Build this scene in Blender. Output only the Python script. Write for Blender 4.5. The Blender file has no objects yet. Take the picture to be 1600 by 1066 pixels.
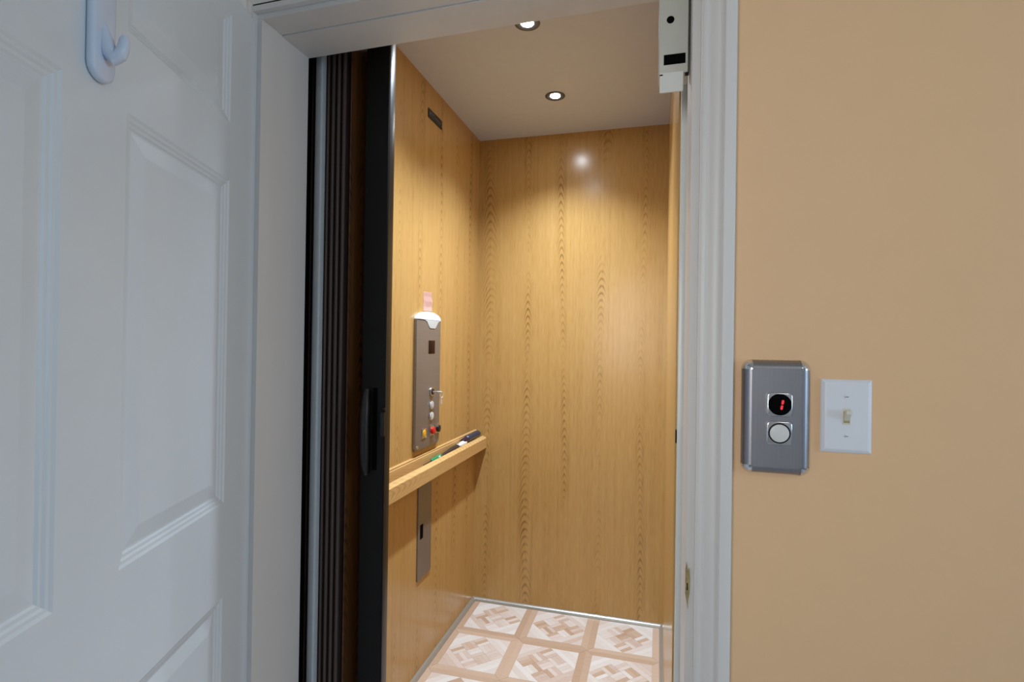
import bpy, bmesh, math, random
from mathutils import Vector, Matrix
random.seed(7)
scene = bpy.context.scene
col = scene.collection

# ------------------------------------------------------------------ camera
CAMZ = 1.33
F, YAW, PITCH, ROLL = 0.83493, 0.26802, 0.0045, 0.014607
cy, sy, cp, sp, cr, sr = (math.cos(YAW), math.sin(YAW), math.cos(PITCH), math.sin(PITCH), math.cos(ROLL), math.sin(ROLL))
Rp = Matrix(((1, 0, 0), (0, cp, sp), (0, -sp, cp)))
Rr = Matrix(((cr, -sr, 0), (sr, cr, 0), (0, 0, 1)))
W = Matrix(((cy, sy, 0), (0, 0, -1), (-sy, cy, 0)))        # world axes (columns) seen in a level, yawed camera
A = Rr @ Rp @ W                                            # rows: right, down, forward in world
right, down, fwd = A[0].copy(), A[1].copy(), A[2].copy()
cam_data = bpy.data.cameras.new('camera')
cam_data.sensor_width = 36.0
cam_data.sensor_fit = 'HORIZONTAL'
cam_data.lens = F * 1000 / 1600 * 36
cam_data.clip_start = 0.02
cam = bpy.data.objects.new('camera', cam_data)
col.objects.link(cam)
cm = Matrix((right, -down, -fwd)).transposed().to_4x4()
cm.translation = (0, 0, CAMZ)
cam.matrix_world = cm
scene.camera = cam

# ------------------------------------------------------------------ world, big lights, exposure
world = bpy.data.worlds.new('sky')
scene.world = world
world.use_nodes = True
world.node_tree.nodes['Background'].inputs[0].default_value = (0.62, 0.76, 1.0, 1)
world.node_tree.nodes['Background'].inputs[1].default_value = 1.0
vs = scene.view_settings
vs.view_transform = 'Standard'
vs.look = 'None'
vs.exposure = 0.0
vs.gamma = 1.0
vs.use_curve_mapping = False

def area_light(name, loc, target, sx, sy_, power, color, spread=180):
    d = bpy.data.lights.new(name, 'AREA')
    d.shape = 'RECTANGLE'
    d.size, d.size_y = sx, sy_
    d.energy, d.color = power, color
    o = bpy.data.objects.new(name, d)
    col.objects.link(o)
    d.spread = math.radians(spread)
    o.location = loc
    o.rotation_euler = (Vector(target) - Vector(loc)).to_track_quat('-Z', 'Y').to_euler()
    return o
# added daylight for two assumed, unseen hall windows: behind the camera to the left, and in the right-hand wall
area_light('added_daylight_back', (-0.62, -1.46, 1.55), (0.0, 0.93, 1.40), 0.9, 1.1, 4.2, (1.0, 0.96, 0.91), 80)
area_light('added_daylight_right', (2.71, 0.05, 1.45), (-0.8, 0.6, 1.2), 0.9, 1.1, 25.0, (0.56, 0.78, 1.0))
# light of an assumed hall ceiling lamp, added out of view
area_light('added_lamp_light', (0.75, -0.7, 2.38), (0.75, -0.7, 0.0), 0.3, 0.3, 2.0, (1.0, 0.93, 0.85))

# ------------------------------------------------------------------ helpers
def srgb(r, g, b):
    f = lambda c: c / 12.92 if c <= 0.04045 else ((c + 0.055) / 1.055) ** 2.4
    return (f(r / 255), f(g / 255), f(b / 255), 1.0)

class NT:
    def __init__(self, name):
        self.m = bpy.data.materials.new(name)
        self.m.use_nodes = True
        self.t = self.m.node_tree
        self.b = self.t.nodes['Principled BSDF']
    def n(self, typ, **kw):
        nd = self.t.nodes.new(typ)
        for k, v in kw.items():
            setattr(nd, k, v)
        return nd
    def l(self, a, b):
        self.t.links.new(a, b)
    def math(self, op, a, b=None, c=None):
        nd = self.n('ShaderNodeMath', operation=op)
        for i, v in enumerate((a, b, c)):
            if v is None:
                continue
            if isinstance(v, (int, float)):
                nd.inputs[i].default_value = v
            else:
                self.l(v, nd.inputs[i])
        return nd.outputs[0]
    def noise(self, vec, scale, detail=2.0, rough=0.5):
        nd = self.n('ShaderNodeTexNoise')
        nd.inputs['Scale'].default_value = scale
        nd.inputs['Detail'].default_value = detail
        nd.inputs['Roughness'].default_value = rough
        self.l(vec, nd.inputs['Vector'])
        return nd.outputs['Fac']
    def ramp(self, fac, stops):
        nd = self.n('ShaderNodeValToRGB')
        el = nd.color_ramp.elements
        el[0].position, el[0].color = stops[0]
        el[1].position, el[1].color = stops[-1]
        for p, c in stops[1:-1]:
            e = el.new(p)
            e.color = c
        self.l(fac, nd.inputs[0])
        return nd.outputs[0]
    def bump(self, h, strength, dist=0.001):
        nd = self.n('ShaderNodeBump')
        nd.inputs['Strength'].default_value = strength
        nd.inputs['Distance'].default_value = dist
        self.l(h, nd.inputs['Height'])
        self.l(nd.outputs[0], self.b.inputs['Normal'])
    def set(self, rough=0.5, metal=0.0, spec=0.5, coat=0.0):
        self.b.inputs['Roughness'].default_value = rough
        self.b.inputs['Metallic'].default_value = metal
        self.b.inputs['Specular IOR Level'].default_value = spec
        self.b.inputs['Coat Weight'].default_value = coat

def objco(t):
    return t.n('ShaderNodeTexCoord').outputs['Object']

def plain(name, c, rough=0.5, metal=0.0, var=0.04, scale=30.0, bump=0.0, spec=0.5, stretch=None):
    """a plain surface with a slight mottled variation"""
    t = NT(name)
    co = objco(t)
    if stretch:
        mp = t.n('ShaderNodeMapping')
        mp.inputs['Scale'].default_value = stretch
        t.l(co, mp.inputs['Vector'])
        co = mp.outputs[0]
    f = t.noise(co, scale, 3.0)
    lo = tuple(x * (1 - var) for x in c[:3]) + (1,)
    hi = tuple(min(1, x * (1 + var)) for x in c[:3]) + (1,)
    t.l(t.ramp(f, [(0.3, lo), (0.7, hi)]), t.b.inputs['Base Color'])
    t.set(rough, metal, spec)
    if bump:
        t.bump(f, bump)
    return t.m

def wood_laminate(name, dark, mid, light, rough=0.22, colw=0.19, horizontal=False, contrast=1.0):
    t = NT(name)
    sep = t.n('ShaderNodeSeparateXYZ')
    t.l(objco(t), sep.inputs[0])
    x, y, z = sep.outputs
    if horizontal:
        u, v = z, t.math('ADD', x, y)
    else:
        u, v = t.math('ADD', x, y), z
    cb = t.n('ShaderNodeCombineXYZ')
    t.l(t.math('MULTIPLY', u, 5.0), cb.inputs[0])
    t.l(t.math('MULTIPLY', v, 0.9), cb.inputs[1])
    n1 = t.noise(cb.outputs[0], 1.0, 2.0)
    cb2 = t.n('ShaderNodeCombineXYZ')
    t.l(t.math('MULTIPLY', u, 22.0), cb2.inputs[0])
    t.l(t.math('MULTIPLY', v, 1.6), cb2.inputs[1])
    n2 = t.noise(cb2.outputs[0], 1.0, 3.0)
    # columns of nested cathedral arches in otherwise straight grain
    cw = t.n('ShaderNodeCombineXYZ')
    t.l(t.math('MULTIPLY', u, 3.1), cw.inputs[0])
    t.l(t.math('MULTIPLY', v, 0.35), cw.inputs[1])
    uw = t.math('MULTIPLY_ADD', t.noise(cw.outputs[0], 1.0, 1.0), 0.16, u)
    fr = t.math('FRACT', t.math('DIVIDE', t.math('ADD', uw, 10.0), colw))
    d = t.math('MULTIPLY', t.math('SUBTRACT', fr, 0.5), colw)
    d2 = t.math('MULTIPLY', d, d)
    fld = t.math('MULTIPLY_ADD', d2, 115.0, v)
    fld = t.math('MULTIPLY_ADD', n1, 0.16, fld)
    fld = t.math('MULTIPLY_ADD', n2, 0.022, fld)
    rings = t.math('SINE', t.math('MULTIPLY', fld, 165.0))
    rings = t.math('MULTIPLY_ADD', rings, 0.5, 0.5)
    rings = t.math('POWER', rings, 2.5)
    fade = t.math('SUBTRACT', 1.0, t.math('MULTIPLY', d2, 750.0))
    fade = t.math('MAXIMUM', fade, 0.0)
    arch = t.math('MULTIPLY', rings, fade)
    cm2 = t.n('ShaderNodeCombineXYZ')
    t.l(t.math('MULTIPLY', u, 9.0), cm2.inputs[0])
    t.l(t.math('MULTIPLY', v, 2.2), cm2.inputs[1])
    amask = t.math('MAXIMUM', t.math('MULTIPLY', t.math('SUBTRACT', t.noise(cm2.outputs[0], 1.0, 2.0), 0.37), 3.0), 0.0)
    # fine straight pores
    cb3 = t.n('ShaderNodeCombineXYZ')
    t.l(t.math('MULTIPLY', u, 300.0), cb3.inputs[0])
    t.l(t.math('MULTIPLY', v, 14.0), cb3.inputs[1])
    p = t.noise(cb3.outputs[0], 1.0, 2.0)
    cb4 = t.n('ShaderNodeCombineXYZ')
    t.l(t.math('MULTIPLY', u, 70.0), cb4.inputs[0])
    t.l(t.math('MULTIPLY', v, 1.2), cb4.inputs[1])
    p2 = t.noise(cb4.outputs[0], 1.0, 2.0)
    tone = t.math('MULTIPLY_ADD', p, 0.42 * contrast, 0.14)
    tone = t.math('MULTIPLY_ADD', p2, 0.30 * contrast, tone)
    tone = t.math('MULTIPLY_ADD', n1, 0.14, tone)
    tone = t.math('SUBTRACT', tone, t.math('MULTIPLY', t.math('MULTIPLY', arch, amask), 0.36 * contrast))
    t.l(t.ramp(tone, [(0.22, dark), (0.52, mid), (0.78, light)]), t.b.inputs['Base Color'])
    t.set(rough, 0.0, 0.45)
    t.bump(p, 0.05, 0.0004)
    return t.m

def strip_wood(name, cols, rough=0.35):
    """printed vinyl parquet: every piece takes its own tint of the same pale wood"""
    t = NT(name)
    co = objco(t)
    mp = t.n('ShaderNodeMapping')
    mp.inputs['Scale'].default_value = (18, 160, 10)
    t.l(co, mp.inputs['Vector'])
    oi = t.n('ShaderNodeObjectInfo')
    va = t.n('ShaderNodeVectorMath', operation='ADD')
    t.l(mp.outputs[0], va.inputs[0])
    t.l(t.math('MULTIPLY', oi.outputs['Random'], 40.0), va.inputs[1])
    g = t.noise(va.outputs[0], 1.0, 3.0)
    f = t.math('ADD', t.math('MULTIPLY', oi.outputs['Random'], 0.62), t.math('MULTIPLY', g, 0.42))
    t.l(t.ramp(f, cols), t.b.inputs['Base Color'])
    t.set(rough, 0.0, 0.4)
    return t.m

M = {}
M['peach'] = plain('peach_wall_paint', srgb(228, 189, 147), 0.6, var=0.008, scale=24, bump=0.02, spec=0.25)
M['hall_wall'] = plain('pale_hall_paint', srgb(206, 208, 210), 0.7, var=0.02)
M['hall_white'] = plain('white_ceiling_paint', srgb(222, 220, 214), 0.7, var=0.02)
M['hall_floor'] = plain('hall_floor_tile', srgb(196, 198, 202), 0.4, var=0.08, scale=6)
M['trim_white'] = plain('white_trim_paint', srgb(214, 211, 208), 0.42, var=0.03, scale=14, bump=0.05, stretch=(1, 1, 0.15))
M['door_white'] = plain('white_door_paint', srgb(214, 222, 228), 0.38, var=0.015, scale=10)
M['hook_white'] = plain('pale_blue_white_plastic', srgb(206, 218, 236), 0.3, var=0.01)
M['wood'] = wood_laminate('light_oak_laminate', srgb(130, 94, 50), srgb(188, 148, 88), srgb(204, 166, 106))
M['wood_rail'] = wood_laminate('solid_oak', srgb(182, 136, 76), srgb(220, 182, 124), srgb(234, 202, 150), 0.4, 0.08, True, 0.6)
M['cab_ceiling'] = plain('cream_ceiling_panel', srgb(206, 215, 236), 0.6, var=0.015)
M['steel'] = plain('brushed_stainless', srgb(150, 144, 140), 0.42, 0.7, var=0.06, scale=1.0, stretch=(6, 6, 900))
M['steel_cool'] = plain('brushed_stainless_cool', srgb(150, 151, 158), 0.42, 1.0, var=0.05, scale=1.0, stretch=(900, 6, 6))
M['chrome'] = plain('chrome', srgb(220, 221, 224), 0.12, 1.0, var=0.01)
M['alu'] = plain('satin_aluminium', srgb(186, 185, 178), 0.32, 0.55, var=0.03)
M['ring_grey'] = plain('grey_ring_metal', srgb(96, 98, 104), 0.35, 0.6, var=0.02)
M['key_nickel'] = plain('bright_nickel', srgb(214, 210, 202), 0.3, 0.35, var=0.03)
M['gap_darkness'] = plain('gap_darkness', srgb(14, 14, 16), 0.6, var=0.05, spec=0.2)  # near-black colour standing in for darkness in gaps
M['black_plastic'] = plain('black_plastic', srgb(22, 22, 23), 0.35, var=0.05)
M['post_black'] = plain('dark_anodised_post', srgb(24, 22, 21), 0.6, 0.0, var=0.04, spec=0.2)
M['hole_black'] = plain('hole_black', srgb(6, 6, 7), 0.8, var=0.0, spec=0.05)
M['edge_gloss'] = plain('glossy_dark_edge', srgb(40, 36, 33), 0.3, 0.0, var=0.02, spec=0.5)
M['gate_dark'] = plain('dark_brown_vinyl', srgb(86, 69, 63), 0.55, var=0.12, scale=1.0, stretch=(150, 150, 1))
M['gate_walnut'] = wood_laminate('dark_walnut_vinyl', srgb(38, 20, 8), srgb(86, 50, 20), srgb(120, 74, 32), 0.4, 0.06)
M['post_grey'] = plain('grey_metal_post', srgb(196, 200, 202), 0.45, 0.0, var=0.03)
M['white_metal'] = plain('white_enamel', srgb(226, 228, 224), 0.25, var=0.01)
M['box_white'] = plain('off_white_enamel', srgb(196, 196, 186), 0.35, var=0.02)
M['switch_white'] = plain('white_switch_plastic', srgb(222, 225, 232), 0.3, var=0.01)
M['switch_ivory'] = plain('ivory_switch_plastic', srgb(216, 212, 196), 0.35, var=0.01)
M['button_white'] = plain('white_button_plastic', srgb(214, 214, 212), 0.35, var=0.01)
M['cap_white'] = plain('translucent_white_cap', srgb(226, 236, 244), 0.25, var=0.02)
M['yellow'] = plain('yellow_button', srgb(226, 176, 40), 0.35)
M['red'] = plain('red_button', srgb(206, 34, 28), 0.3)
M['display_brown'] = plain('dark_red_display', srgb(40, 16, 10), 0.5, spec=0.2)
M['pink'] = plain('pink_paper', srgb(252, 212, 200), 0.7, var=0.05, scale=60)
M['sign_black'] = plain('black_sign', srgb(20, 18, 18), 0.35, var=0.03)
M['sign_grey'] = plain('grey_lettering', srgb(120, 122, 128), 0.5)
M['brass'] = plain('tarnished_brass', srgb(176, 158, 112), 0.45, 0.5, var=0.25, scale=90)
M['blue_handle'] = plain('dark_blue_handle', srgb(34, 52, 78), 0.3, var=0.05)
M['purple_grip'] = plain('dark_purple_grip', srgb(44, 22, 46), 0.4)
M['tool_dark'] = plain('dark_tool_steel', srgb(62, 52, 50), 0.4, 0.3, var=0.2, scale=120)
M['green_handle'] = plain('green_handle', srgb(36, 140, 92), 0.25)
M['red_led'] = NT('red_led_glow').m
tt = M['red_led'].node_tree.nodes['Principled BSDF']
tt.inputs['Base Color'].default_value = srgb(120, 10, 14)
tt.inputs['Emission Color'].default_value = (1.0, 0.03, 0.06, 1)
tt.inputs['Emission Strength'].default_value = 0.75
M['led_lens'] = NT('led_lens_glow').m
tt = M['led_lens'].node_tree.nodes['Principled BSDF']
tt.inputs['Base Color'].default_value = (0.9, 0.95, 1, 1)
tt.inputs['Emission Color'].default_value = (0.86, 0.93, 1.0, 1)
tt.inputs['Emission Strength'].default_value = 220.0
M['added_lamp_glass'] = NT('added_lamp_glow').m  # glowing shade of the added, unseen hall lamp
tt = M['added_lamp_glass'].node_tree.nodes['Principled BSDF']
tt.inputs['Base Color'].default_value = (0.9, 0.88, 0.84, 1)
tt.inputs['Emission Color'].default_value = (1.0, 0.93, 0.85, 1)
tt.inputs['Emission Strength'].default_value = 2.0
M['tile_light'] = strip_wood('parquet_pale', [(0.1, srgb(236, 226, 220)), (0.5, srgb(224, 207, 196)), (0.95, srgb(208, 182, 164))])
M['tile_tan'] = strip_wood('parquet_tan', [(0.1, srgb(214, 188, 166)), (0.5, srgb(205, 177, 153)), (0.95, srgb(192, 160, 134))])
M['tile_white'] = strip_wood('parquet_white', [(0.1, srgb(238, 234, 230)), (0.95, srgb(222, 208, 196))])
M['glass'] = NT('window_glass').m
tt = M['glass'].node_tree.nodes['Principled BSDF']
tt.inputs['Transmission Weight'].default_value = 1.0
tt.inputs['Roughness'].default_value = 0.0

# ---- mesh builders (coordinates in world metres unless a local parent is used)
def add_box(bm, x0, x1, y0, y1, z0, z1, bevel=0.0, segs=2):
    vs_ = [bm.verts.new(p) for p in ((x0, y0, z0), (x1, y0, z0), (x1, y1, z0), (x0, y1, z0), (x0, y0, z1), (x1, y0, z1), (x1, y1, z1), (x0, y1, z1))]
    fs = [bm.faces.new([vs_[i] for i in q]) for q in ((3, 2, 1, 0), (4, 5, 6, 7), (0, 1, 5, 4), (1, 2, 6, 5), (2, 3, 7, 6), (3, 0, 4, 7))]
    if bevel > 0:
        es = set(e for f in fs for e in f.edges)
        bmesh.ops.bevel(bm, geom=list(es), offset=bevel, segments=segs, profile=0.5, affect='EDGES')
    return bm

def box(*a, **k):
    return add_box(bmesh.new(), *a, **k)

def add_tube(bm, pts, radii, n=12, cap=True):
    pts = [Vector(p) for p in pts]
    rings = []
    up0 = None
    for i, p in enumerate(pts):
        t = (pts[min(i + 1, len(pts) - 1)] - pts[max(i - 1, 0)]).normalized()
        ref = up0 if up0 is not None else (Vector((0, 0, 1)) if abs(t.z) < 0.9 else Vector((1, 0, 0)))
        a = (ref - t * ref.dot(t)).normalized()
        up0 = a
        b = t.cross(a)
        r = radii[i] if isinstance(radii, (list, tuple)) else radii
        rings.append([bm.verts.new(p + a * math.cos(2 * math.pi * k / n) * r + b * math.sin(2 * math.pi * k / n) * r) for k in range(n)])
    for r0, r1 in zip(rings, rings[1:]):
        for k in range(n):
            bm.faces.new((r0[k], r0[(k + 1) % n], r1[(k + 1) % n], r1[k]))
    if cap:
        bm.faces.new(list(reversed(rings[0])))
        bm.faces.new(rings[-1])
    return bm

def tube(pts, radii, n=12):
    return add_tube(bmesh.new(), pts, radii, n)

def add_prism(bm, poly, axis, a0, a1, bevel=0.0, segs=2):
    """extrude a 2-D polygon along an axis; poly is in the two remaining axes in xyz order"""
    def P(p, a):
        return {'x': (a, p[0], p[1]), 'y': (p[0], a, p[1]), 'z': (p[0], p[1], a)}[axis]
    r0 = [bm.verts.new(P(p, a0)) for p in poly]
    r1 = [bm.verts.new(P(p, a1)) for p in poly]
    n = len(poly)
    fs = [bm.faces.new((r0[i], r0[(i + 1) % n], r1[(i + 1) % n], r1[i])) for i in range(n)]
    f0 = bm.faces.new(list(reversed(r0)))
    f1 = bm.faces.new(r1)
    bmesh.ops.recalc_face_normals(bm, faces=bm.faces)
    if bevel > 0:
        bmesh.ops.bevel(bm, geom=list(set(list(f0.edges) + list(f1.edges))), offset=bevel, segments=segs, profile=0.5, affect='EDGES')
    return bm

def prism(*a, **k):
    return add_prism(bmesh.new(), *a, **k)

def wloc(o):
    v = Vector((0, 0, 0))
    while o is not None:
        v += o.location
        o = o.parent
    return v

def obj(name, bm, mat, parent=None, smooth=False, local=False, origin=None):
    me = bpy.data.meshes.new(name)
    bmesh.ops.recalc_face_normals(bm, faces=bm.faces)
    if parent is not None and not local:
        bmesh.ops.translate(bm, verts=bm.verts, vec=-wloc(parent))
    if origin is not None:
        bmesh.ops.translate(bm, verts=bm.verts, vec=-Vector(origin))
    bm.to_mesh(me)
    bm.free()
    me.materials.append(M[mat] if isinstance(mat, str) else mat)
    if smooth:
        for p in me.polygons:
            p.use_smooth = True
        me.set_sharp_from_angle(angle=math.radians(38))
    o = bpy.data.objects.new(name, me)
    col.objects.link(o)
    if parent is not None:
        o.parent = parent
    if origin is not None:
        o.location = origin
    return o

def struct(name, bm, mat, label=None, smooth=False, cat=None):
    o = obj(name, bm, mat, None, smooth)
    o['kind'] = 'structure'
    if label:
        o['label'] = label
    if cat:
        o['category'] = cat
    return o

def thing(name, label, cat, loc, rotz=0.0, group=None):
    o = bpy.data.objects.new(name, None)
    o.empty_display_size = 0.05
    col.objects.link(o)
    o.location = loc
    o.rotation_euler = (0, 0, rotz)
    o['label'], o['category'] = label, cat
    if group:
        o['group'] = group
    return o

# ------------------------------------------------------------------ key planes (metres)
YW, YJ = 0.934, 1.094            # hall wall face, back of the door frame
XJL, XJR = -0.813, 0.048         # door frame faces
XL, XR, YR, ZC = -0.911, 0.034, 2.63, 2.381   # elevator cab
YC = 1.125                       # front of the cab
def zh(x):                       # underside of the head jamb (it is not quite level)
    return 2.0135 + (x + 0.0078) * 0.0142

# ------------------------------------------------------------------ the hall
bm = bmesh.new()
add_box(bm, -1.75, XJL - 0.03, YW, YJ, 0, 2.44)
add_box(bm, XJR + 0.03, 2.85, YW, YJ, 0, 2.44)
add_box(bm, XJL - 0.03, XJR + 0.03, YW, YJ, 2.06, 2.44)
struct('wall_front', bm, 'peach', 'peach painted hall wall around the elevator doorway', cat='wall')
HB = -1.5                        # back wall of the hall
WZ0, WZ1 = 0.95, 2.15
struct('wall_left', box(-1.85, -1.75, HB, YJ, 0, 2.44), 'hall_wall', 'pale hall wall behind the open white door', cat='wall')
def holed_wall(a0, a1, w0, w1, mk):
    mk(a0, w0, 0, 2.44)
    mk(w1, a1, 0, 2.44)
    mk(w0, w1, 0, WZ0)
    mk(w0, w1, WZ1, 2.44)
WB = (-1.08, -0.12)
WR = (-0.43, 0.53)
bm = bmesh.new()
holed_wall(-1.85, 2.85, WB[0], WB[1], lambda a, b, c, d: add_box(bm, a, b, HB - 0.1, HB, c, d))
struct('wall_back', bm, 'hall_wall', 'pale hall wall with an assumed window behind the viewer', cat='wall')
bm = bmesh.new()
holed_wall(HB, YJ, WR[0], WR[1], lambda a, b, c, d: add_box(bm, 2.75, 2.85, a, b, c, d))
struct('wall_right', bm, 'hall_wall', 'pale hall wall with an assumed window at the right end', cat='wall')
struct('floor', box(-1.85, 2.85, HB - 0.1, YJ, -0.08, 0), 'hall_floor', 'pale hall floor in front of the elevator', cat='floor')
struct('ceiling', box(-1.85, 2.85, HB - 0.1, YJ, 2.44, 2.52), 'hall_white', 'white hall ceiling', cat='ceiling')
def window(name, w, mk, label):  # assumed windows, added to go with the hall daylight
    bm = bmesh.new()
    m = (w[0] + w[1]) / 2
    for a, b in ((w[0], w[0] + 0.05), (m - 0.025, m + 0.025), (w[1] - 0.05, w[1])):
        mk(bm, a, b, 0.0, WZ0, WZ1)
    mk(bm, w[0], w[1], 0.0, WZ0, WZ0 + 0.05)
    mk(bm, w[0], w[1], 0.0, WZ1 - 0.05, WZ1)
    o = struct(name, bm, 'trim_white', label, cat='window')
    for a, b in ((w[0] + 0.05, m - 0.025), (m + 0.025, w[1] - 0.05)):
        pb = bmesh.new()
        mk(pb, a, b, 0.027, WZ0 + 0.05, WZ1 - 0.05)
        obj('pane', pb, 'glass', o)
window('assumed_window_1', WB, lambda bm, a, b, i, c, d: add_box(bm, a, b, HB - 0.08 + i, HB - 0.02 - i, c, d), 'assumed white framed window added in the unseen back wall of the hall')
window('assumed_window_2', WR, lambda bm, a, b, i, c, d: add_box(bm, 2.77 + i, 2.83 - i, a, b, c, d), 'assumed white framed window added in the unseen right wall of the hall')

# door frame: jambs rabbeted for the door
YS = 0.939                       # step of the rabbet
bm = prism([(XJR, YS), (XJR, YJ), (XJR + 0.028, YJ), (XJR + 0.028, 0.925), (XJR + 0.013, 0.925), (XJR + 0.013, YS)], 'z', 0, 2.058, bevel=0.0)
jr = struct('trim_1', bm, 'trim_white', 'white right jamb of the elevator doorway', cat='door frame')
bm = prism([(XJL, YS), (XJL, YJ), (XJL - 0.028, YJ), (XJL - 0.028, 0.925), (XJL - 0.012, 0.925), (XJL - 0.012, YS)], 'z', 0, 2.058)
struct('trim_2', bm, 'trim_white', 'white left jamb of the elevator doorway beside the open door', cat='door frame')
bm = bmesh.new()
def head_box(bm, y0, y1, dz0, z1, e=-0.0004):
    xa, xb = XJL - e, XJR + e
    add_box(bm, xa, xb, y0, y1, 2.0, z1)
    bm.verts.ensure_lookup_table()
    for v in bm.verts[-8:]:
        if v.co.z < 2.001:
            v.co.z = zh(v.co.x) + dz0
head_box(bm, 1.001, YJ, 0.0, 2.06)
head_box(bm, YS, 0.999, 0.0022, 2.06)
head_box(bm, 0.9255, YS - 0.0004, 0.013, 2.06, 0.0118)
struct('trim_3', bm, 'trim_white', 'white head jamb across the top of the elevator doorway', cat='door frame')
# moulded casings: (offset across, relief)
PROF = [(0.0, 0.0), (0.0, 0.008), (0.004, 0.0105), (0.0095, 0.0105), (0.0115, 0.0085), (0.014, 0.0085), (0.017, 0.0105), (0.022, 0.0125),
        (0.026, 0.0135), (0.030, 0.0135), (0.0335, 0.0120), (0.0345, 0.0140), (0.037, 0.0165), (0.050, 0.0170), (0.0535, 0.0155), (0.055, 0.012), (0.055, 0.0)]
x0 = XJR + 0.0135
struct('trim_4', prism([(x0 + a, YW - r) for a, r in PROF], 'z', 0, 2.03 + 0.055), 'trim_white', 'fluted white door casing against the peach wall', True, 'door casing')
x1 = XJL - 0.0135
struct('trim_5', prism([(x1 - a, YW - r) for a, r in PROF], 'z', 0, 2.03 + 0.055), 'trim_white', 'white door casing hidden behind the open door', True, 'door casing')
bm = bmesh.new()
zt = 2.026
add_prism(bm, [(YW - r, zt + a) for a, r in PROF], 'x', x1, x0)
for v in bm.verts:
    v.co.z += (v.co.x + 0.0078) * 0.0142
struct('trim_6', bm, 'trim_white', 'white head casing above the elevator doorway', True, 'door casing')
# strike plate let into the right jamb
bm = prism([(0.0476, 0.918), (0.0476, 0.958), (0.0490, 0.970), (0.0515, 0.955), (0.0535, 0.960), (0.0550, 0.944), (0.0542, 0.918), (0.0525, 0.910), (0.0518, 0.893), (0.0500, 0.905)], 'y', YS - 0.0022, YS + 0.001)
sk = obj('strike_plate', bm, 'brass', jr)
sk['label'] = 'small tarnished brass strike plate'
obj('strike_hole', box(0.0500, 0.0518, YS - 0.0026, YS, 0.924, 0.936), 'hole_black', sk)

# ------------------------------------------------------------------ the open six panel door
DW, DH = 0.93, 1.995
TH = math.atan2(-0.9426, 0.3338)
door_cols = [(0.097, 0.398), (0.510, 0.811)]
door_rows = [(0.235, 0.842), (1.02, 1.632), (1.741, 1.946)]
bm = bmesh.new()
xs = sorted([-0.012, DW - 0.012] + [v for c in door_cols for v in c])
zs = sorted([0.008, DH] + [v for r in door_rows for v in r])
gv = {(i, k): bm.verts.new((x, 0, z)) for i, x in enumerate(xs) for k, z in enumerate(zs)}
for i in range(len(xs) - 1):
    for k in range(len(zs) - 1):
        hole = i in (1, 3) and k in (1, 3, 5)
        if not hole:
            bm.faces.new((gv[i, k], gv[i + 1, k], gv[i + 1, k + 1], gv[i, k + 1]))
add_box(bm, xs[0], xs[-1], -0.035, -0.016, zs[0], zs[-1])
# edges of the leaf
for (xa, za, xb, zb) in ((xs[0], zs[0], xs[-1], zs[0]), (xs[-1], zs[0], xs[-1], zs[-1]), (xs[-1], zs[-1], xs[0], zs[-1]), (xs[0], zs[-1], xs[0], zs[0])):
    bm.faces.new([bm.verts.new(p) for p in ((xa, 0, za), (xb, 0, zb), (xb, -0.016, zb), (xa, -0.016, za))])
door = struct('door_1', bm, 'door_white', 'white six panel door standing open on the left', cat='door')
door.location = (-0.822, 0.925, 0)
door.rotation_euler = (0, 0, TH)
RINGS = [(0.0, 0.0), (0.004, -0.0022), (0.008, -0.0028), (0.011, -0.0048), (0.015, -0.0054), (0.018, -0.0074), (0.021, -0.0074), (0.045, -0.0030), (0.047, -0.0028)]
for (xa, xb) in door_cols:
    for (za, zb) in door_rows:
        bm = bmesh.new()
        prev = None
        for ins, dep in RINGS:
            r = [bm.verts.new(p) for p in ((xa + ins, dep, za + ins), (xb - ins, dep, za + ins), (xb - ins, dep, zb - ins), (xa + ins, dep, zb - ins))]
            if prev:
                for q in range(4):
                    bm.faces.new((prev[q], prev[(q + 1) % 4], r[(q + 1) % 4], r[q]))
            prev = r
        bm.faces.new(prev)
        o = obj('panel', bm, 'door_white', door, local=True, origin=((xa + xb) / 2, 0, (za + zb) / 2))

# adhesive hook on the door (built in the door's own axes, standing in the room)
ct, st = math.cos(TH), math.sin(TH)
def dpt(s, off, z):
    return (-0.822 + s * ct - off * st, 0.925 + s * st + off * ct, z)
hook = thing('wall_hook', 'pale blue white adhesive plastic hook stuck on the open door', 'hook', dpt(0.4575, 0.0, 1.643), TH)
bm = bmesh.new()
outl = []
for k in range(9):
    a = math.pi + math.pi * k / 8
    outl.append((0.0205 * math.cos(a), 0.018 + 0.018 * math.sin(a)))
for k in range(9):
    a = math.pi * k / 8
    outl.append((0.0205 * math.cos(a), 0.118 + 0.020 * math.sin(a)))
add_prism(bm, outl, 'y', 0.0, 0.011, bevel=0.0045, segs=3)
obj('back_plate', bm, 'hook_white', hook, True, local=True)
hb = bmesh.new()
add_tube(hb, [(0, 0.006, 0.070), (0, 0.010, 0.052), (0, 0.016, 0.036), (0, 0.022, 0.030), (0, 0.028, 0.034), (0, 0.0315, 0.043), (0, 0.0330, 0.054), (0, 0.0332, 0.058)],
         [0.006, 0.0085, 0.0090, 0.0085, 0.0076, 0.0066, 0.0056, 0.0034], 14)
obj('hook_arm', hb, 'hook_white', hook, True, local=True)

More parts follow.
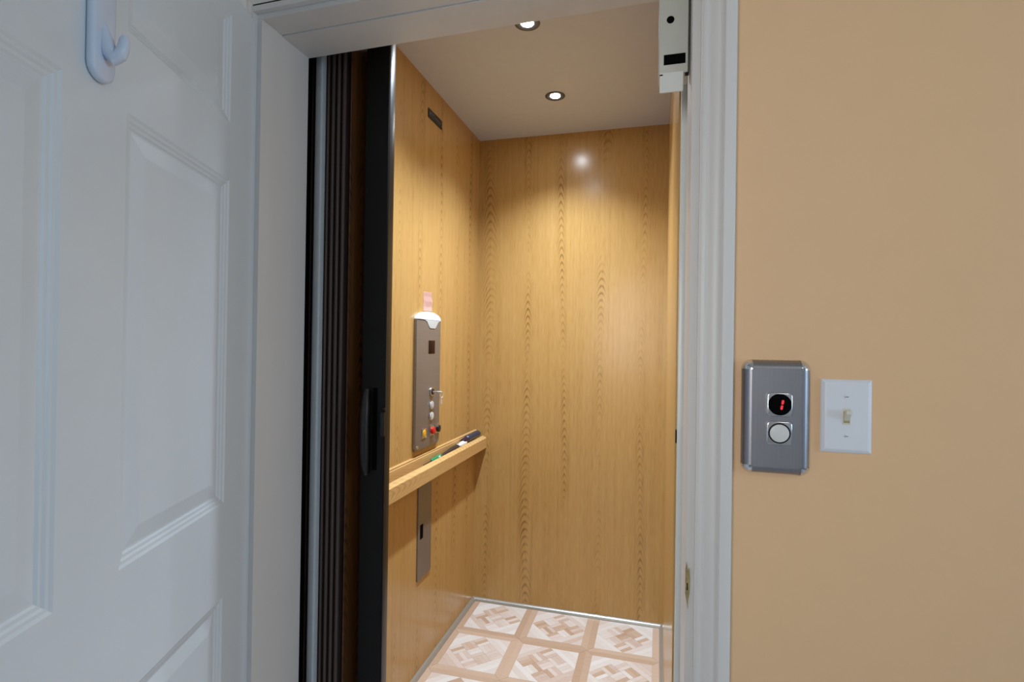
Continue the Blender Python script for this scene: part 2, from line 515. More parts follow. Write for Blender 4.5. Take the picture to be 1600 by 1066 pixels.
# ------------------------------------------------------------------ the elevator cab
struct('wall_cab_left', box(XL - 0.03, XL, YC + 0.03, YR + 0.03, 0, ZC), 'wood', 'oak laminate left wall of the elevator cab', cat='wall')
struct('wall_cab_rear', box(XL + 0.0, XR, YR, YR + 0.03, 0, ZC), 'wood', 'oak laminate rear wall of the elevator cab', cat='wall')
struct('wall_cab_right', box(XR, XR + 0.03, YC + 0.012, YR + 0.03, 0, ZC), 'wood', 'narrow sliver of the oak laminate right wall of the elevator', cat='wall')
struct('ceiling_cab', box(XL - 0.03, XR + 0.03, YC, YR + 0.03, ZC, ZC + 0.04), 'cab_ceiling', 'cream ceiling of the elevator cab', cat='ceiling')
struct('wall_cab_front', box(XL, XR, YC + 0.01, YC + 0.03, 2.10, ZC), 'wood', 'oak laminate panel above the elevator gate', cat='wall')
bm = bmesh.new()
add_box(bm, XL - 0.2, XL - 0.18, YJ, YR + 0.2, -0.3, 2.7)
add_box(bm, XL - 0.2, -0.846, 1.150, 1.155, -0.3, 2.7)  # black sheet put in so the shaft gap reads dark
add_box(bm, XR + 0.18, XR + 0.2, YJ, YR + 0.2, -0.3, 2.7)
add_box(bm, XL - 0.2, XR + 0.2, YR + 0.2, YR + 0.22, -0.3, 2.7)
add_box(bm, XL - 0.2, XR + 0.2, YJ, YR + 0.2, 2.7, 2.72)
add_box(bm, XL - 0.2, XR + 0.2, YJ, YR + 0.2, -0.32, -0.3)
struct('wall_hoistway', bm, 'gap_darkness', 'black panels standing in for the darkness of the elevator shaft beside the left jamb', cat='wall')

# floor of printed parquet tiles
ZF = -0.0006
fl = struct('floor_cab', box(XL, XR, YC, YR, -0.03, -0.0022), 'tile_tan', 'pale parquet pattern vinyl floor of the elevator', cat='floor')
TS, BW, GAP = 0.3045, 0.0285, 0.0006
def piece_mesh(name, poly, mat, z0=-0.0022, z1=0.0):
    cx = sum(p[0] for p in poly) / len(poly)
    cyy = sum(p[1] for p in poly) / len(poly)
    # shrink for the joint
    pl = []
    for p in poly:
        d = Vector((p[0] - cx, p[1] - cyy))
        k = max(0.0, (d.length - GAP)) / d.length
        pl.append((d.x * k, d.y * k))
    bm = prism(pl, 'z', z0, z1)
    me = bpy.data.meshes.new(name)
    bm.to_mesh(me)
    bm.free()
    me.materials.append(M[mat])
    return me, cx, cyy
def make_rect(cx, cyy, L, w, ang):
    c, s = math.cos(ang), math.sin(ang)
    return [(cx + c * a - s * b, cyy + s * a + c * b) for a, b in ((-L / 2, -w / 2), (L / 2, -w / 2), (L / 2, w / 2), (-L / 2, w / 2))]
h = TS / 2
i_ = h - BW
me_bx = piece_mesh('border_strip', [(-h, -h), (h, -h), (i_, -i_), (-i_, -i_)], 'tile_tan')[0:1][0]
border_polys = [[(-h, -h), (h, -h), (i_, -i_), (-i_, -i_)], [(h, -h), (h, h), (i_, i_), (i_, -i_)], [(h, h), (-h, h), (-i_, i_), (i_, i_)], [(-h, h), (-h, -h), (-i_, -i_), (-i_, i_)]]
tri_polys = []
for qx, qy in ((-1, -1), (1, -1), (1, 1), (-1, 1)):         # each corner is cut into three strips along the diagonal
    for f0, f1 in ((0.0, 0.42), (0.42, 0.72), (0.72, 1.0)):
        A0, A1 = i_ * f0, i_ * f1
        pl_ = [(qx * (i_ - A0), qy * i_), (qx * (i_ - A1), qy * i_), (qx * i_, qy * (i_ - A1)), (qx * i_, qy * (i_ - A0))]
        if f0 == 0.0:
            pl_ = pl_[:1] + pl_[1:3]
        tri_polys.append(pl_)
sd = i_ * math.sqrt(2)          # side of the diamond
cell = sd / 3
BORD = [piece_mesh('border_strip', p, 'tile_tan') for p in border_polys]
TRIW = [piece_mesh('corner_piece', p, 'tile_white') for p in tri_polys]
TRIL = [piece_mesh('corner_piece', p, 'tile_light') for p in tri_polys]
fing = {}
for orient in (0, 1):
    pl = make_rect(0, 0, cell, cell / 3, math.pi / 4 + orient * math.pi / 2)
    fing[orient] = (piece_mesh('finger', pl, 'tile_light')[0], piece_mesh('finger', pl, 'tile_tan')[0], piece_mesh('finger', pl, 'tile_white')[0])
slab_me, _, _ = piece_mesh('parquet_tile', [(-h, -h), (h, -h), (h, h), (-h, h)], 'tile_tan', -0.0026, -0.0012)
def link_piece(name, me, loc, parent):
    o = bpy.data.objects.new(name, me)
    o.location = loc
    o.parent = parent
    col.objects.link(o)
    return o
xc0 = -0.59 - h
for r in range(5):
    for c in range(3):
        tx, ty = xc0 + c * TS, 2.337 + h - r * TS
        tl = link_piece('parquet_tile', slab_me, (tx, ty, 0.0), fl)
        if ty + h < 1.68:
            continue
        for me, cx, cyy in BORD:
            if ty + cyy > YR - 0.012:
                continue                                   # cut off at the rear wall
            link_piece('border_strip', me, (cx, cyy, 0), tl)
        for q in range(12):
            me, cx, cyy = (TRIW if random.random() < 0.6 else TRIL)[q]
            link_piece('corner_piece', me, (cx, cyy, 0), tl)
        for a in range(3):
            for b in range(3):
                o_ = (a + b) % 2
                for q in range(3):
                    ua, ub = (a - 1) * cell, (b - 1) * cell
                    off = (q - 1) * cell / 3
                    if o_ == 0:
                        ub += off
                    else:
                        ua += off
                    s2 = math.sqrt(0.5)
                    lx, ly = s2 * (ua - ub), s2 * (ua + ub)
                    tint = random.choices((0, 1, 2), (0.48, 0.34, 0.18))[0]
                    link_piece('finger', fing[o_][tint], (lx, ly, 0), tl)
# bright metal strip round the floor
def half_round(r, hgt):
    return [(r * math.cos(math.pi * k / 2 / 6), hgt * math.sin(math.pi * k / 2 / 6)) for k in range(7)] + [(0, 0)]
hr = half_round(0.016, 0.016)
struct('baseboard_left', prism([(XL + a, b) for a, b in hr], 'y', YC + 0.03, YR), 'alu', 'satin metal strip along the left foot of the cab wall', True, 'floor trim')
struct('baseboard_right', prism([(XR - a, b) for a, b in hr], 'y', YC + 0.03, YR), 'alu', 'satin metal strip along the right foot of the cab wall', True, 'floor trim')
struct('baseboard_rear', prism([(YR - a, b) for a, b in hr], 'x', XL + 0.004, XR - 0.004), 'alu', 'satin metal strip along the foot of the rear cab wall', True, 'floor trim')
struct('trim_7', box(XL, XR, YJ - 0.1, YC, -0.03, 0.0), 'alu', 'metal door sill of the elevator', cat='sill')

# ------------------------------------------------------------------ downlights
def downlight(x, y, label, power):
    t = thing('downlight', label, 'downlight', (x, y, ZC), group='downlights in the cab ceiling')
    bm = bmesh.new()
    n = 32
    prof = [(0.042, 0.0), (0.042, -0.002), (0.039, -0.0036), (0.035, -0.0036), (0.021, -0.0012)]
    rs = [[bm.verts.new((r * math.cos(2 * math.pi * k / n), r * math.sin(2 * math.pi * k / n), z)) for k in range(n)] for r, z in prof]
    for a, b in zip(rs, rs[1:]):
        for k in range(n):
            bm.faces.new((a[k], a[(k + 1) % n], b[(k + 1) % n], b[k]))
    obj('trim_ring', bm, 'ring_grey', t, True, local=True)
    bm = bmesh.new()
    rings = [(0.0225, -0.0008), (0.019, -0.0018), (0.012, -0.0026), (0.005, -0.0030)]
    rs = [[bm.verts.new((r * math.cos(2 * math.pi * k / n), r * math.sin(2 * math.pi * k / n), z)) for k in range(n)] for r, z in rings]
    for a, b in zip(rs, rs[1:]):
        for k in range(n):
            bm.faces.new((a[k], a[(k + 1) % n], b[(k + 1) % n], b[k]))
    bm.faces.new(rs[-1])
    obj('lens', bm, 'led_lens', t, True, local=True)
    d = bpy.data.lights.new('downlight_beam', 'SPOT')
    d.energy = power
    d.color = (0.75, 0.87, 1.0)
    d.spot_size = math.radians(122)
    d.spot_blend = 1.0
    d.shadow_soft_size = 0.022
    o = bpy.data.objects.new('downlight_beam', d)
    col.objects.link(o)
    o.parent = t
    o.location = (0, 0, -0.008)
downlight(-0.4365, 2.222, 'round recessed downlight nearer the rear cab wall', 96.0)
downlight(-0.4290, 1.694, 'round recessed downlight half hidden by the door head', 96.0)

# ------------------------------------------------------------------ folding gate
gate = thing('accordion_gate', 'dark brown folding gate stacked at the left of the cab opening', 'gate', (-0.76, 1.20, 0.0))
GZ0, GZ1 = 0.012, 2.085
obj('jamb_post', box(-0.8260, -0.8060, 1.138, 1.158, 0.0, 2.10, bevel=0.004, segs=3), 'post_grey', gate, True)['label'] = 'light grey metal post at the hinge side'
# folded leaves: zigzag between front and back folds
def leaf(xa, ya, xb, yb, th, mat, name):
    d = Vector((xb - xa, yb - ya)).normalized()
    nn = Vector((-d.y, d.x)) * th / 2
    poly = [(xa + nn.x, ya + nn.y), (xa - nn.x, ya - nn.y), (xb - nn.x, yb - nn.y), (xb + nn.x, yb + nn.y)]
    return obj(name, prism(poly, 'z', GZ0, GZ1), mat, gate)
xf = -0.886
front, back = [], []
xk = -0.886
pitch = 0.0155
k = 0
folds = []
while xk < -0.748:
    folds.append(xk)
    xk += pitch
YF, YB = 1.168, 1.245
for q, xq in enumerate(folds):
    leaf(xq, YF, xq + pitch / 2, YB, 0.0045, 'gate_dark', 'gate_leaf')
    if q < len(folds) - 1:
        leaf(xq + pitch / 2, YB, xq + pitch, YF, 0.0045, 'gate_dark', 'gate_leaf')
    bm = tube([(xq, YF, GZ0), (xq, YF, GZ1)], 0.0046, 10)
    obj('hinge_strip', bm, 'gate_dark', gate, True)
# the last leaf opens towards the leading post
xl = folds[-1]
leaf(xl + pitch / 2, YB, xl + 0.020, YF, 0.0045, 'gate_walnut', 'gate_leaf')
leaf(xl + 0.020, YF, -0.716, YB + 0.005, 0.0045, 'gate_walnut', 'gate_leaf')
leaf(-0.716, YB + 0.005, -0.692, 1.20, 0.0045, 'gate_dark', 'gate_leaf')
post = obj('leading_post', box(-0.7005, -0.6375, 1.165, 1.195, GZ0, GZ1, bevel=0.003, segs=2), 'post_black', gate, True)
post['label'] = 'black leading post of the gate'
bm = bmesh.new()
add_box(bm, -0.6375, -0.6356, 1.167, 1.192, GZ0, GZ1, bevel=0.0008, segs=3)
obj('edge_strip', bm, 'edge_gloss', post, True)
bm = bmesh.new()
hz0, hz1, hx = CAMZ - 0.3225, CAMZ - 0.116, -0.680
pts = []
for q in range(13):
    f_ = q / 12
    z = hz0 + (hz1 - hz0) * f_
    pts.append((hx, 1.158 - 0.010 * math.sin(math.pi * f_) ** 0.5, z))
rad = [0.0055 + 0.0055 * min(1.0, 4.5 * min(q, 12 - q) / 12 + 0.1) for q in range(13)]
add_tube(bm, pts, rad, 14)
obj('pull_handle', bm, 'black_plastic', post, True)
obj('handle_recess', box(-0.668, -0.656, 1.1640, 1.167, hz0 + 0.01, hz1 + 0.003, bevel=0.0008), 'hole_black', post)
bm = bmesh.new()
add_box(bm, -0.6465, -0.6355, 1.1600, 1.168, CAMZ - 0.229, CAMZ - 0.171, bevel=0.0015)
add_box(bm, -0.6385, -0.6340, 1.1610, 1.168, CAMZ - 0.166, CAMZ - 0.161, bevel=0.001)
obj('latch', bm, 'black_plastic', post)
# track over the gate
obj('top_track', box(XL + 0.001, XR - 0.001, 1.160, 1.200, 2.086, 2.10), 'alu', gate)
# strike post at the other side of the opening
sp_ = thing('strike_post', 'slim white metal post closing the right edge of the cab', 'post', (0.04, YC, 0.0))
obj('post', box(XR + 0.0034, XR + 0.0180, YC - 0.012, YC + 0.010, 0.0, 2.06, bevel=0.002, segs=3), 'white_metal', sp_, True)
obj('strike_hole', box(XR + 0.0012, XR + 0.0032, YC + 0.002, YC + 0.0118, CAMZ - 0.196, CAMZ - 0.170), 'hole_black', sp_)

# ------------------------------------------------------------------ interlock box on the head jamb
ib = thing('interlock_box', 'off white door lock box hanging at the top right of the doorway', 'lock box', (0.02, 1.03, CAMZ + 0.457))
y0 = 1.0
hous = obj('housing', box(-0.0070, 0.0447, y0, y0 + 0.05, CAMZ + 0.490, 2.0105, bevel=0.0025, segs=3), 'box_white', ib, True)
obj('lower_cover', box(-0.0045, 0.0362, y0 - 0.0012, y0 + 0.003, CAMZ + 0.457, CAMZ + 0.4925, bevel=0.0008), 'white_metal', ib)
bm = bmesh.new()
add_tube(bm, [(0.0130, y0 - 0.0006, CAMZ + 0.5878), (0.0130, y0 + 0.004, CAMZ + 0.5878)], 0.0067, 24)
obj('round_hole', bm, 'hole_black', hous)
obj('slot', box(0.0022, 0.0397, y0 - 0.0006, y0 + 0.004, CAMZ + 0.5066, CAMZ + 0.5249), 'hole_black', hous)
obj('notch', box(-0.0045, 0.0010, y0 - 0.0018, y0 + 0.002, CAMZ + 0.4875, CAMZ + 0.4895), 'hole_black', hous)
obj('seam', box(0.0446, 0.0458, y0 - 0.0004, y0 + 0.01, CAMZ + 0.488, 2.0105), 'gap_darkness', hous)
obj('seam', box(0.0390, 0.0458, y0 - 0.0004, y0 + 0.01, CAMZ + 0.4878, CAMZ + 0.4893), 'gap_darkness', hous)

# ------------------------------------------------------------------ call station on the peach wall
SX0, SX1, SZ0, SZ1, SY = 0.1300, 0.2290, CAMZ - 0.2000, CAMZ - 0.0205, YW - 0.020
cs = thing('call_station', 'brushed metal elevator call plate with red floor display and white button', 'call station', ((SX0 + SX1) / 2, YW, SZ0))
def qprof(n=7, w=0.013, d=0.019):
    # quarter round from the wall up to the face: (across, proud)
    return [(w - w * math.cos(math.pi / 2 * k / n), d * math.sin(math.pi / 2 * k / n)) for k in range(n + 1)]
q = qprof()
face = obj('face_plate', box(SX0 + 0.0125, SX1 - 0.0125, SY + 0.002, YW, SZ0 + 0.010, SZ1 - 0.011), 'steel_cool', cs)
obj('side_rail', prism([(SX0 + a, YW - d) for a, d in q] + [(SX0 + 0.0135, YW)], 'z', SZ0 + 0.013, SZ1 - 0.014), 'steel_cool', cs, True)
obj('side_rail', prism([(SX1 - a, YW - d) for a, d in q] + [(SX1 - 0.0135, YW)], 'z', SZ0 + 0.013, SZ1 - 0.014), 'steel_cool', cs, True)
obj('end_rail', prism([(YW - d, SZ1 - a) for a, d in q] + [(YW, SZ1 - 0.0135)], 'x', SX0 + 0.013, SX1 - 0.013), 'steel_cool', cs, True)
obj('end_rail', prism([(YW - d, SZ0 + a) for a, d in qprof(w=0.011)] + [(YW, SZ0 + 0.0115)], 'x', SX0 + 0.013, SX1 - 0.013), 'steel_cool', cs, True)
for sx in (0, 1):
    for sz in (0, 1):
        bm = bmesh.new()
        cx = SX0 + 0.0145 if sx == 0 else SX1 - 0.0145
        cz = SZ0 + 0.0135 if sz == 0 else SZ1 - 0.0145
        dx, dz = (-1 if sx == 0 else 1), (-1 if sz == 0 else 1)
        N = 8
        gr = [[bm.verts.new((cx + dx * 0.0152 * math.cos(b) * math.cos(a), YW - 0.0200 * math.sin(b), cz + dz * 0.0152 * math.cos(b) * math.sin(a)))
               for a in [math.pi / 2 * i / N for i in range(N + 1)]] for b in [math.pi / 2 * j / N for j in range(N)]]
        tip = bm.verts.new((cx, YW - 0.0200, cz))
        for j in range(N - 1):
            for i in range(N):
                bm.faces.new((gr[j][i], gr[j][i + 1], gr[j + 1][i + 1], gr[j + 1][i]))
        for i in range(N):
            bm.faces.new((gr[N - 1][i], gr[N - 1][i + 1], tip))
        obj('corner_cap', bm, 'chrome', cs, True)
def round_square(cx, cz, hw, r, n=5):
    out = []
    for (qx, qz, a0) in ((1, 1, 0), (-1, 1, 90), (-1, -1, 180), (1, -1, 270)):
        for k in range(n + 1):
            a = math.radians(a0 + 90 * k / n)
            out.append((cx + qx * (hw - r) + r * math.cos(a), cz + qz * (hw - r) + r * math.sin(a)))
    return out
def disc(cx, cz, r, y0, y1, n=32, bevel=0.0):
    return prism([(cx + r * math.cos(2 * math.pi * k / n), cz + r * math.sin(2 * math.pi * k / n)) for k in range(n)], 'y', y0, y1, bevel=bevel)
def bezel(cx, cz, name):
    return obj(name, prism(round_square(cx, cz, 0.0185, 0.006), 'y', SY - 0.0030, SY + 0.003, bevel=0.0022, segs=3), 'chrome', cs, True)
bx_, bz1, bz2 = 0.1825, CAMZ - 0.0890, CAMZ - 0.1335
b1 = bezel(bx_, bz1, 'display_bezel')
b2 = bezel(bx_, bz2, 'button_bezel')
dsp = obj('display', disc(bx_ + 0.0002, bz1, 0.0168, SY - 0.0045, SY, bevel=0.001), 'hole_black', b1, True)
dsp['label'] = 'round black floor display'
bm = bmesh.new()
for (xa, za, xb, zb) in ((0.0020, -0.0078, 0.0030, -0.0008), (0.0034, 0.0004, 0.0044, 0.0074)):
    add_tube(bm, [(bx_ + xa, SY - 0.0046, bz1 + za), (bx_ + xa * 0.9 + xb * 0.1, SY - 0.0046, bz1 + za * 0.85 + zb * 0.15), (bx_ + xa * 0.1 + xb * 0.9, SY - 0.0046, bz1 + za * 0.15 + zb * 0.85), (bx_ + xb, SY - 0.0046, bz1 + zb)], [0.0008, 0.0018, 0.0018, 0.0008], 8)
obj('red_numeral', bm, 'red_led', b1)['label'] = 'glowing red numeral 1'
obj('button_ring', disc(bx_, bz2, 0.0160, SY - 0.0040, SY, bevel=0.0005), 'post_black', b2, True)
obj('button', disc(bx_ - 0.0002, bz2, 0.0138, SY - 0.0056, SY, bevel=0.001), 'button_white', b2, True)

# ------------------------------------------------------------------ light switch
LX0, LX1, LZ0, LZ1 = 0.2447, 0.3147, CAMZ - 0.1615, CAMZ - 0.0482
ls = thing('light_switch', 'white toggle light switch on the peach wall', 'light switch', ((LX0 + LX1) / 2, YW, LZ0))
bm = bmesh.new()
ring = lambda ins, y: [bm.verts.new(p) for p in ((LX0 + ins, y, LZ0 + ins), (LX1 - ins, y, LZ0 + ins), (LX1 - ins, y, LZ1 - ins), (LX0 + ins, y, LZ1 - ins))]
rs = [ring(0, YW), ring(0, YW - 0.0014), ring(0.0012, YW - 0.0030), ring(0.0052, YW - 0.0056), ring(0.0066, YW - 0.0060)]
for a, b in zip(rs, rs[1:]):
    for k in range(4):
        bm.faces.new((a[k], a[(k + 1) % 4], b[(k + 1) % 4], b[k]))
bm.faces.new(rs[-1])
obj('cover_plate', bm, 'switch_white', ls)
lcx, lcz = (LX0 + LX1) / 2 - 0.0003, (LZ0 + LZ1) / 2
obj('toggle_surround', box(lcx - 0.0057, lcx + 0.0057, YW - 0.0068, YW - 0.004, lcz - 0.0125, lcz + 0.0125, bevel=0.0006), 'switch_ivory', ls)
obj('toggle_slot', box(lcx - 0.0042, lcx + 0.0042, YW - 0.0072, YW - 0.0060, lcz - 0.0098, lcz + 0.0080), 'brass', ls)
bm = prism([(YW - 0.006, lcz - 0.0075), (YW - 0.006, lcz + 0.0090), (YW - 0.0155, lcz + 0.0110), (YW - 0.0180, lcz + 0.0095), (YW - 0.0180, lcz + 0.0048), (YW - 0.0165, lcz + 0.0030)], 'x', lcx - 0.0036, lcx + 0.0036, bevel=0.0007)
obj('toggle', bm, 'switch_ivory', ls)
for dz in (0.0302, -0.0302):
    s_ = obj('screw', disc(lcx, lcz + dz, 0.0031, YW - 0.0068, YW - 0.005, 16, bevel=0.0005), 'switch_white', ls, True)
    obj('screw_slot', box(lcx - 0.0026, lcx + 0.0026, YW - 0.0070, YW - 0.0066, lcz + dz - 0.0004, lcz + dz + 0.0004), 'post_black', s_)

# ------------------------------------------------------------------ operating panel in the cab
XP = XL + 0.014
kk = (XP / XL)                                              # panel face stands nearer the viewer than the wall
PY0, PY1, PZ0, PZ1, PZT = 1.885, 2.116, CAMZ - 0.424, CAMZ + 0.088, CAMZ + 0.1205
op = thing('operating_panel', 'tall brushed metal elevator operating panel with white domed cap', 'control panel', (XL, (PY0 + PY1) / 2, PZ0))
pcy = (PY0 + PY1) / 2
rad_ = 0.022
outl = [(PY0 + 0.010, PZ0), (PY1 - rad_, PZ0)] + [(PY1 - rad_ + rad_ * math.sin(math.pi / 2 * k / 6), PZ0 + rad_ - rad_ * math.cos(math.pi / 2 * k / 6)) for k in range(1, 7)]
notch = [(PY1, PZ1), (PY1 - 0.010, PZ1 - 0.001), (PY1 - 0.030, PZ1 - 0.007), (PY1 - 0.055, PZ1 - 0.029), (PY1 - 0.063, PZ1 - 0.033), (PY0 + 0.125, PZ1 - 0.033), (PY0 + 0.113, PZ1 - 0.029), (PY0 + 0.090, PZ1 - 0.007), (PY0 + 0.070, PZ1 - 0.001), (PY0, PZ1)]
outl = outl + notch + [(PY0, PZ0 + 0.010)]
plate = obj('plate', prism(outl, 'x', XL, XP, bevel=0.0028, segs=3), 'steel', op, True)
dome = [(PY0 + (PY1 - PY0) * (1 - math.cos(math.pi * k / 14)) / 2, PZ1 + 0.002 + (PZT - PZ1) * math.sin(math.pi * k / 14)) for k in range(15)]
capo = dome + [(a, b + 0.0012) for a, b in notch]
obj('domed_cap', prism(capo, 'x', XL, XP + 0.002, bevel=0.0015), 'cap_white', op, True)['label'] = 'white domed cap with a notch'
def on_panel(name, yc, zc, hy, hz, mat, proud, parent=None, bev=0.001):
    return obj(name, box(XP - 0.002, XP + proud, yc - hy, yc + hy, zc - hz, zc + hz, bevel=bev), mat, parent or op, True)
def pdisc(name, yc, zc, ry, rz, x0_, x1_, mat, parent=None, n=24, bev=0.0008):
    return obj(name, prism([(yc + ry * math.cos(2 * math.pi * k / n), zc + rz * math.sin(2 * math.pi * k / n)) for k in range(n)], 'x', x0_, x1_, bevel=bev), mat, parent or op, True)
yk = 2.028
d_ = on_panel('floor_display', 2.025, CAMZ - 0.020, 0.031, 0.027, 'display_brown', 0.0012)
d_['label'] = 'dark brown floor display window'
ks = pdisc('key_switch', yk, CAMZ - 0.2025, 0.019, 0.019, XP, XP + 0.006, 'chrome')
pdisc('key_core', yk, CAMZ - 0.2025, 0.013, 0.013, XP + 0.004, XP + 0.0075, 'black_plastic', ks)
for zz in (0.2574, 0.3018):
    bz = pdisc('button_bezel', yk, CAMZ - zz, 0.0185, 0.0185, XP, XP + 0.003, 'chrome')
    bb = pdisc('floor_button', yk, CAMZ - zz, 0.0155, 0.0155, XP, XP + 0.0065, 'button_white', bz)
for yc, mat, nm, pr in ((1.958, 'yellow', 'alarm_button', 0.006), (2.034, 'red', 'stop_button', 0.014), (2.092, 'black_plastic', 'rocker_button', 0.012)):
    bz = on_panel('button_bezel', yc, CAMZ - 0.3625, 0.0195, 0.0195, 'chrome', 0.004)
    pdisc(nm, yc, CAMZ - 0.3625, 0.0145, 0.0145, XP, XP + pr, mat, bz)
pdisc('screw_cap', PY0 + 0.017, PZ0 + 0.014, 0.010, 0.007, XP, XP + 0.0025, 'chrome')

# key left in the switch with its ring
ky = thing('key_with_ring', 'chrome key left in the panel switch with a ring hanging', 'key', (XP + 0.0077, yk, CAMZ - 0.2025))
bm = bmesh.new()
add_box(bm, XP + 0.0077, XP + 0.024, yk - 0.004, yk + 0.004, CAMZ - 0.2050, CAMZ - 0.2000)
obj('key_blade', bm, 'key_nickel', ky)
obj('key_bow', prism([(XP + 0.034 + 0.012 * math.cos(2 * math.pi * k / 16), yk + 0.012 * math.sin(2 * math.pi * k / 16)) for k in range(16)], 'z', CAMZ - 0.2055, CAMZ - 0.1995, bevel=0.0010), 'key_nickel', ky, True)
bm = bmesh.new()
rc = Vector((XP + 0.043, yk + 0.003, CAMZ - 0.2150))
add_tube(bm, [rc + Vector((0.003 * math.sin(a), 0.010 * math.sin(a), 0.0125 * math.cos(a))) for a in [2 * math.pi * k / 18 for k in range(19)]], 0.0020, 8)
obj('key_ring', bm, 'key_nickel', ky, True)
bm = prism([(yk - 0.001, CAMZ - 0.2285), (yk + 0.011, CAMZ - 0.2285), (yk + 0.012, CAMZ - 0.2500), (yk + 0.005, CAMZ - 0.2580), (yk - 0.002, CAMZ - 0.2500)], 'x', XP + 0.042, XP + 0.044, bevel=0.0005)
obj('second_key', bm, 'key_nickel', ky)

# pink note
bm = bmesh.new()
rows_ = [(1.966, 2.045, 0.2035, 0.2050), (1.965, 2.048, 0.185, 0.186), (1.968, 2.051, 0.165, 0.166), (1.966, 2.049, 0.143, 0.145), (1.967, 2.043, 0.1255, 0.1275)]
nv = []
for j, (ya, yb, za, zb) in enumerate(rows_):
    off = (0.0012, 0.0006, 0.0022, 0.0008, 0.0030)[j]
    nv.append([bm.verts.new((XL + 0.0004 + off * (0.6 + 0.4 * i), ya + (yb - ya) * i / 2, CAMZ + za + (zb - za) * i / 2)) for i in range(3)])
for a, b in zip(nv, nv[1:]):
    for i in range(2):
        bm.faces.new((a[i], a[i + 1], b[i + 1], b[i]))
bmesh.ops.solidify(bm, geom=bm.faces[:], thickness=0.0004)
pn = obj('paper_note', bm, 'pink', origin=(XL, 2.007, CAMZ + 0.126))
pn['label'], pn['category'] = 'small pink paper note taped above the domed operating panel', 'note'

# small black sign high on the left wall
sg = thing('sign_plate', 'small black sign plate high on the left cab wall', 'sign', (XL, 2.055, CAMZ + 0.911))
obj('plate', box(XL, XL + 0.003, 1.984, 2.124, CAMZ + 0.911, CAMZ + 0.949, bevel=0.0008), 'sign_black', sg)
bm = bmesh.new()
sx_ = XL + 0.0030
def stroke(y0_, z0_, y1_, z1_, w=0.0022):
    add_tube(bm, [(sx_, y0_, z0_), (sx_, y1_, z1_)], w / 2, 6)
zb, zt_ = CAMZ + 0.922, CAMZ + 0.939
y_ = 1.996
for a, b, c, d2 in ((0, 0, 0, 1), (0, 1, .5, .3), (.5, .3, 1, 1), (1, 1, 1, 0), (1.4, 1, 2.4, 1), (1.9, 1, 1.9, 0), (2.8, 0, 2.8, 1), (2.8, 1, 3.6, 1), (2.8, 0, 3.6, 0)):
    stroke(y_ + a * 0.012, zb + b * (zt_ - zb), y_ + c * 0.012, zb + d2 * (zt_ - zb))
for q in range(4):
    ya = 2.056 + q * 0.0150
    stroke(ya, zb, ya, zt_, 0.0016)
    stroke(ya, (zb + zt_) / 2, ya + 0.008, (zb + zt_) / 2, 0.0016)
obj('lettering', bm, 'sign_grey', sg)['label'] = 'faint worn grey lettering'

# stainless cover below the handrail
lp = thing('cover_panel', 'narrow brushed metal cover panel below the oak handrail', 'cover panel', (XL, 2.015, CAMZ - 0.952))
XQ = XL + 0.006
obj('plate', box(XL, XQ, 1.940, 2.067, CAMZ - 0.948, CAMZ - 0.560, bevel=0.0012), 'steel', lp)
obj('slot', box(XQ - 0.001, XQ + 0.0012, 1.958, 1.984, CAMZ - 0.786, CAMZ - 0.730, bevel=0.0004), 'hole_black', lp)

# ------------------------------------------------------------------ oak handrail trough
hrl = thing('handrail', 'light oak handrail with a trough along the left cab wall', 'handrail', (XL, 1.9, CAMZ - 0.545))
zr = CAMZ
HY0, HY1 = YC + 0.14, YR - 0.002
obj('back_board', prism([(XL, zr - 0.541), (XL + 0.008, zr - 0.541), (XL + 0.008, zr - 0.460), (XL + 0.006, zr - 0.456), (XL + 0.007, zr - 0.452), (XL + 0.004, zr - 0.448), (XL, zr - 0.448)], 'y', HY0, HY1), 'wood_rail', hrl)
obj('trough_floor', box(XL + 0.0082, -0.8745, HY0, HY1, zr - 0.541, zr - 0.527), 'wood_rail', hrl)
obj('front_board', prism([(-0.874, zr - 0.541), (-0.852, zr - 0.541), (-0.850, zr - 0.539), (-0.850, zr - 0.489), (-0.852, zr - 0.487), (-0.872, zr - 0.479), (-0.874, zr - 0.480)], 'y', HY0, HY1), 'wood_rail', hrl)

# tools lying in the trough
TZ = zr - 0.4725
def lathe(y_r, x, z, mat, name, parent, n=16, dz=0.0):
    return obj(name, tube([(x, y, z + dz * k) for k, (y, r) in enumerate(y_r)], [r for y, r in y_r], n), mat, parent, True)
tx_ = -0.8865
s1 = thing('screwdriver', 'dark blue handled screwdriver at the far end of the handrail trough', 'screwdriver', (tx_, 2.48, zr - 0.527), group='tools in the handrail trough')
lathe([(2.608, 0.005), (2.604, 0.012), (2.594, 0.0160), (2.570, 0.0168), (2.540, 0.0152), (2.500, 0.0150), (2.460, 0.0165), (2.430, 0.0160), (2.424, 0.011)], tx_, zr - 0.4640, 'blue_handle', 'handle', s1, 18)
lathe([(2.424, 0.0140), (2.400, 0.0150), (2.376, 0.0125), (2.370, 0.009)], tx_, zr - 0.4660, 'purple_grip', 'collar', s1)
lathe([(2.398, 0.0080), (2.394, 0.0135), (2.345, 0.0125), (2.312, 0.0070), (2.306, 0.0040)], tx_ + 0.003, zr - 0.4755, 'white_metal', 'ferrule', s1)
s2 = thing('hand_tool', 'dark worn steel tool lying between the blue and green handles', 'tool', (tx_, 2.25, zr - 0.527), group='tools in the handrail trough')
bm = bmesh.new()
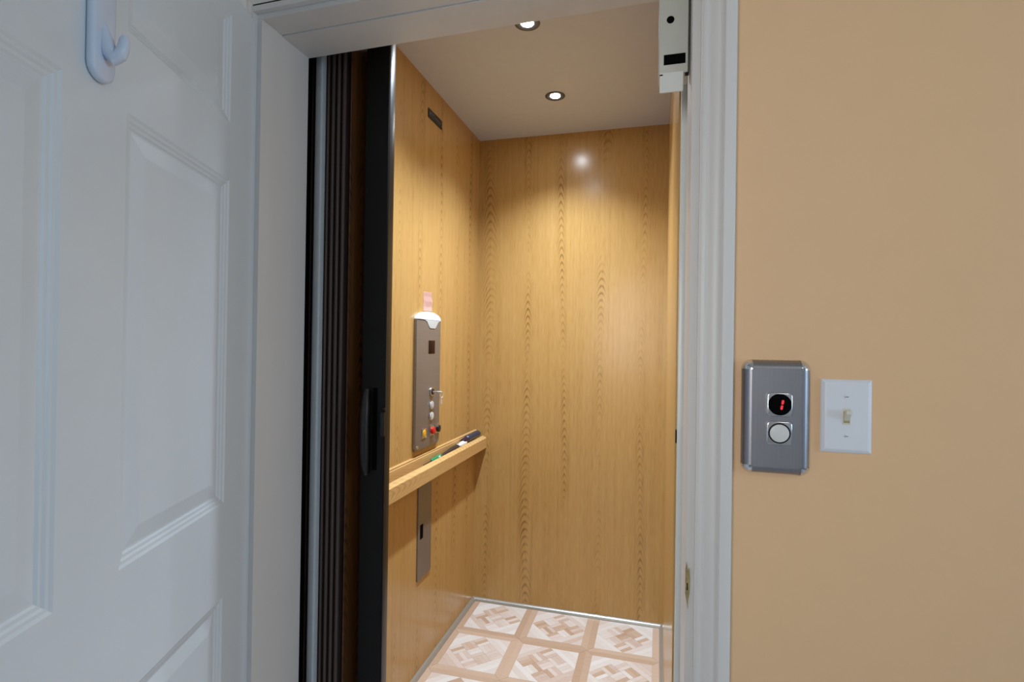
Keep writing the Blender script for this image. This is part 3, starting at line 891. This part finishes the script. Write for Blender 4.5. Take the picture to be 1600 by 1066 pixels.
add_tube(bm, [(tx_ + 0.001, 2.330, zr - 0.4790), (tx_ + 0.001, 2.29, zr - 0.4780), (tx_, 2.23, zr - 0.4800), (tx_, 2.15, zr - 0.4850), (tx_, 2.105, zr - 0.4880)], [0.005, 0.0125, 0.0115, 0.0090, 0.0040], 14)
obj('grip', bm, 'tool_dark', s2, True)
bm = bmesh.new()
add_tube(bm, [(tx_ - 0.006, 2.345, zr - 0.4720), (tx_ - 0.007, 2.30, zr - 0.4690), (tx_ + 0.004, 2.24, zr - 0.4720), (tx_ + 0.006, 2.21, zr - 0.4760)], [0.002, 0.0045, 0.0030, 0.0020], 12)
obj('jaw', bm, 'chrome', s2, True)
s3 = thing('screwdriver', 'small green handled screwdriver pointing out of the handrail trough', 'screwdriver', (tx_, 2.04, zr - 0.527), group='tools in the handrail trough')
bm = bmesh.new()
hp = [(tx_, 2.118, zr - 0.4825), (tx_, 2.105, zr - 0.4815), (tx_, 2.075, zr - 0.4815), (tx_, 2.048, zr - 0.4825), (tx_, 2.026, zr - 0.4830), (tx_, 2.016, zr - 0.4835)]
add_tube(bm, hp, [0.004, 0.0095, 0.0098, 0.0075, 0.0092, 0.0040], 8)
obj('handle', bm, 'green_handle', s3, True)
obj('end_cap', tube([(tx_, 2.112, zr - 0.4865), (tx_ + 0.004, 2.085, zr - 0.4800), (tx_ + 0.005, 2.068, zr - 0.4790)], [0.003, 0.0066, 0.0030], 10), 'white_metal', s3, True)
obj('shaft', tube([(tx_, 2.018, zr - 0.4835), (tx_ + 0.002, 1.935, zr - 0.4830)], 0.0018, 8), 'tool_dark', s3)

# ------------------------------------------------------------------ assumed hall ceiling lamp, added unseen above and behind the viewer
lm = thing('added_ceiling_lamp', 'assumed round flush lamp added on the unseen hall ceiling', 'ceiling lamp', (0.75, -0.7, 2.44))
bm = bmesh.new()
add_tube(bm, [(0, 0, 0), (0, 0, -0.018)], 0.19, 32)
obj('base', bm, 'hall_white', lm, local=True)
bm = bmesh.new()
add_tube(bm, [(0, 0, -0.019), (0, 0, -0.030), (0, 0, -0.042), (0, 0, -0.048)], [0.175, 0.170, 0.12, 0.04], 32)
obj('glass_shade', bm, 'added_lamp_glass', lm, True, local=True)
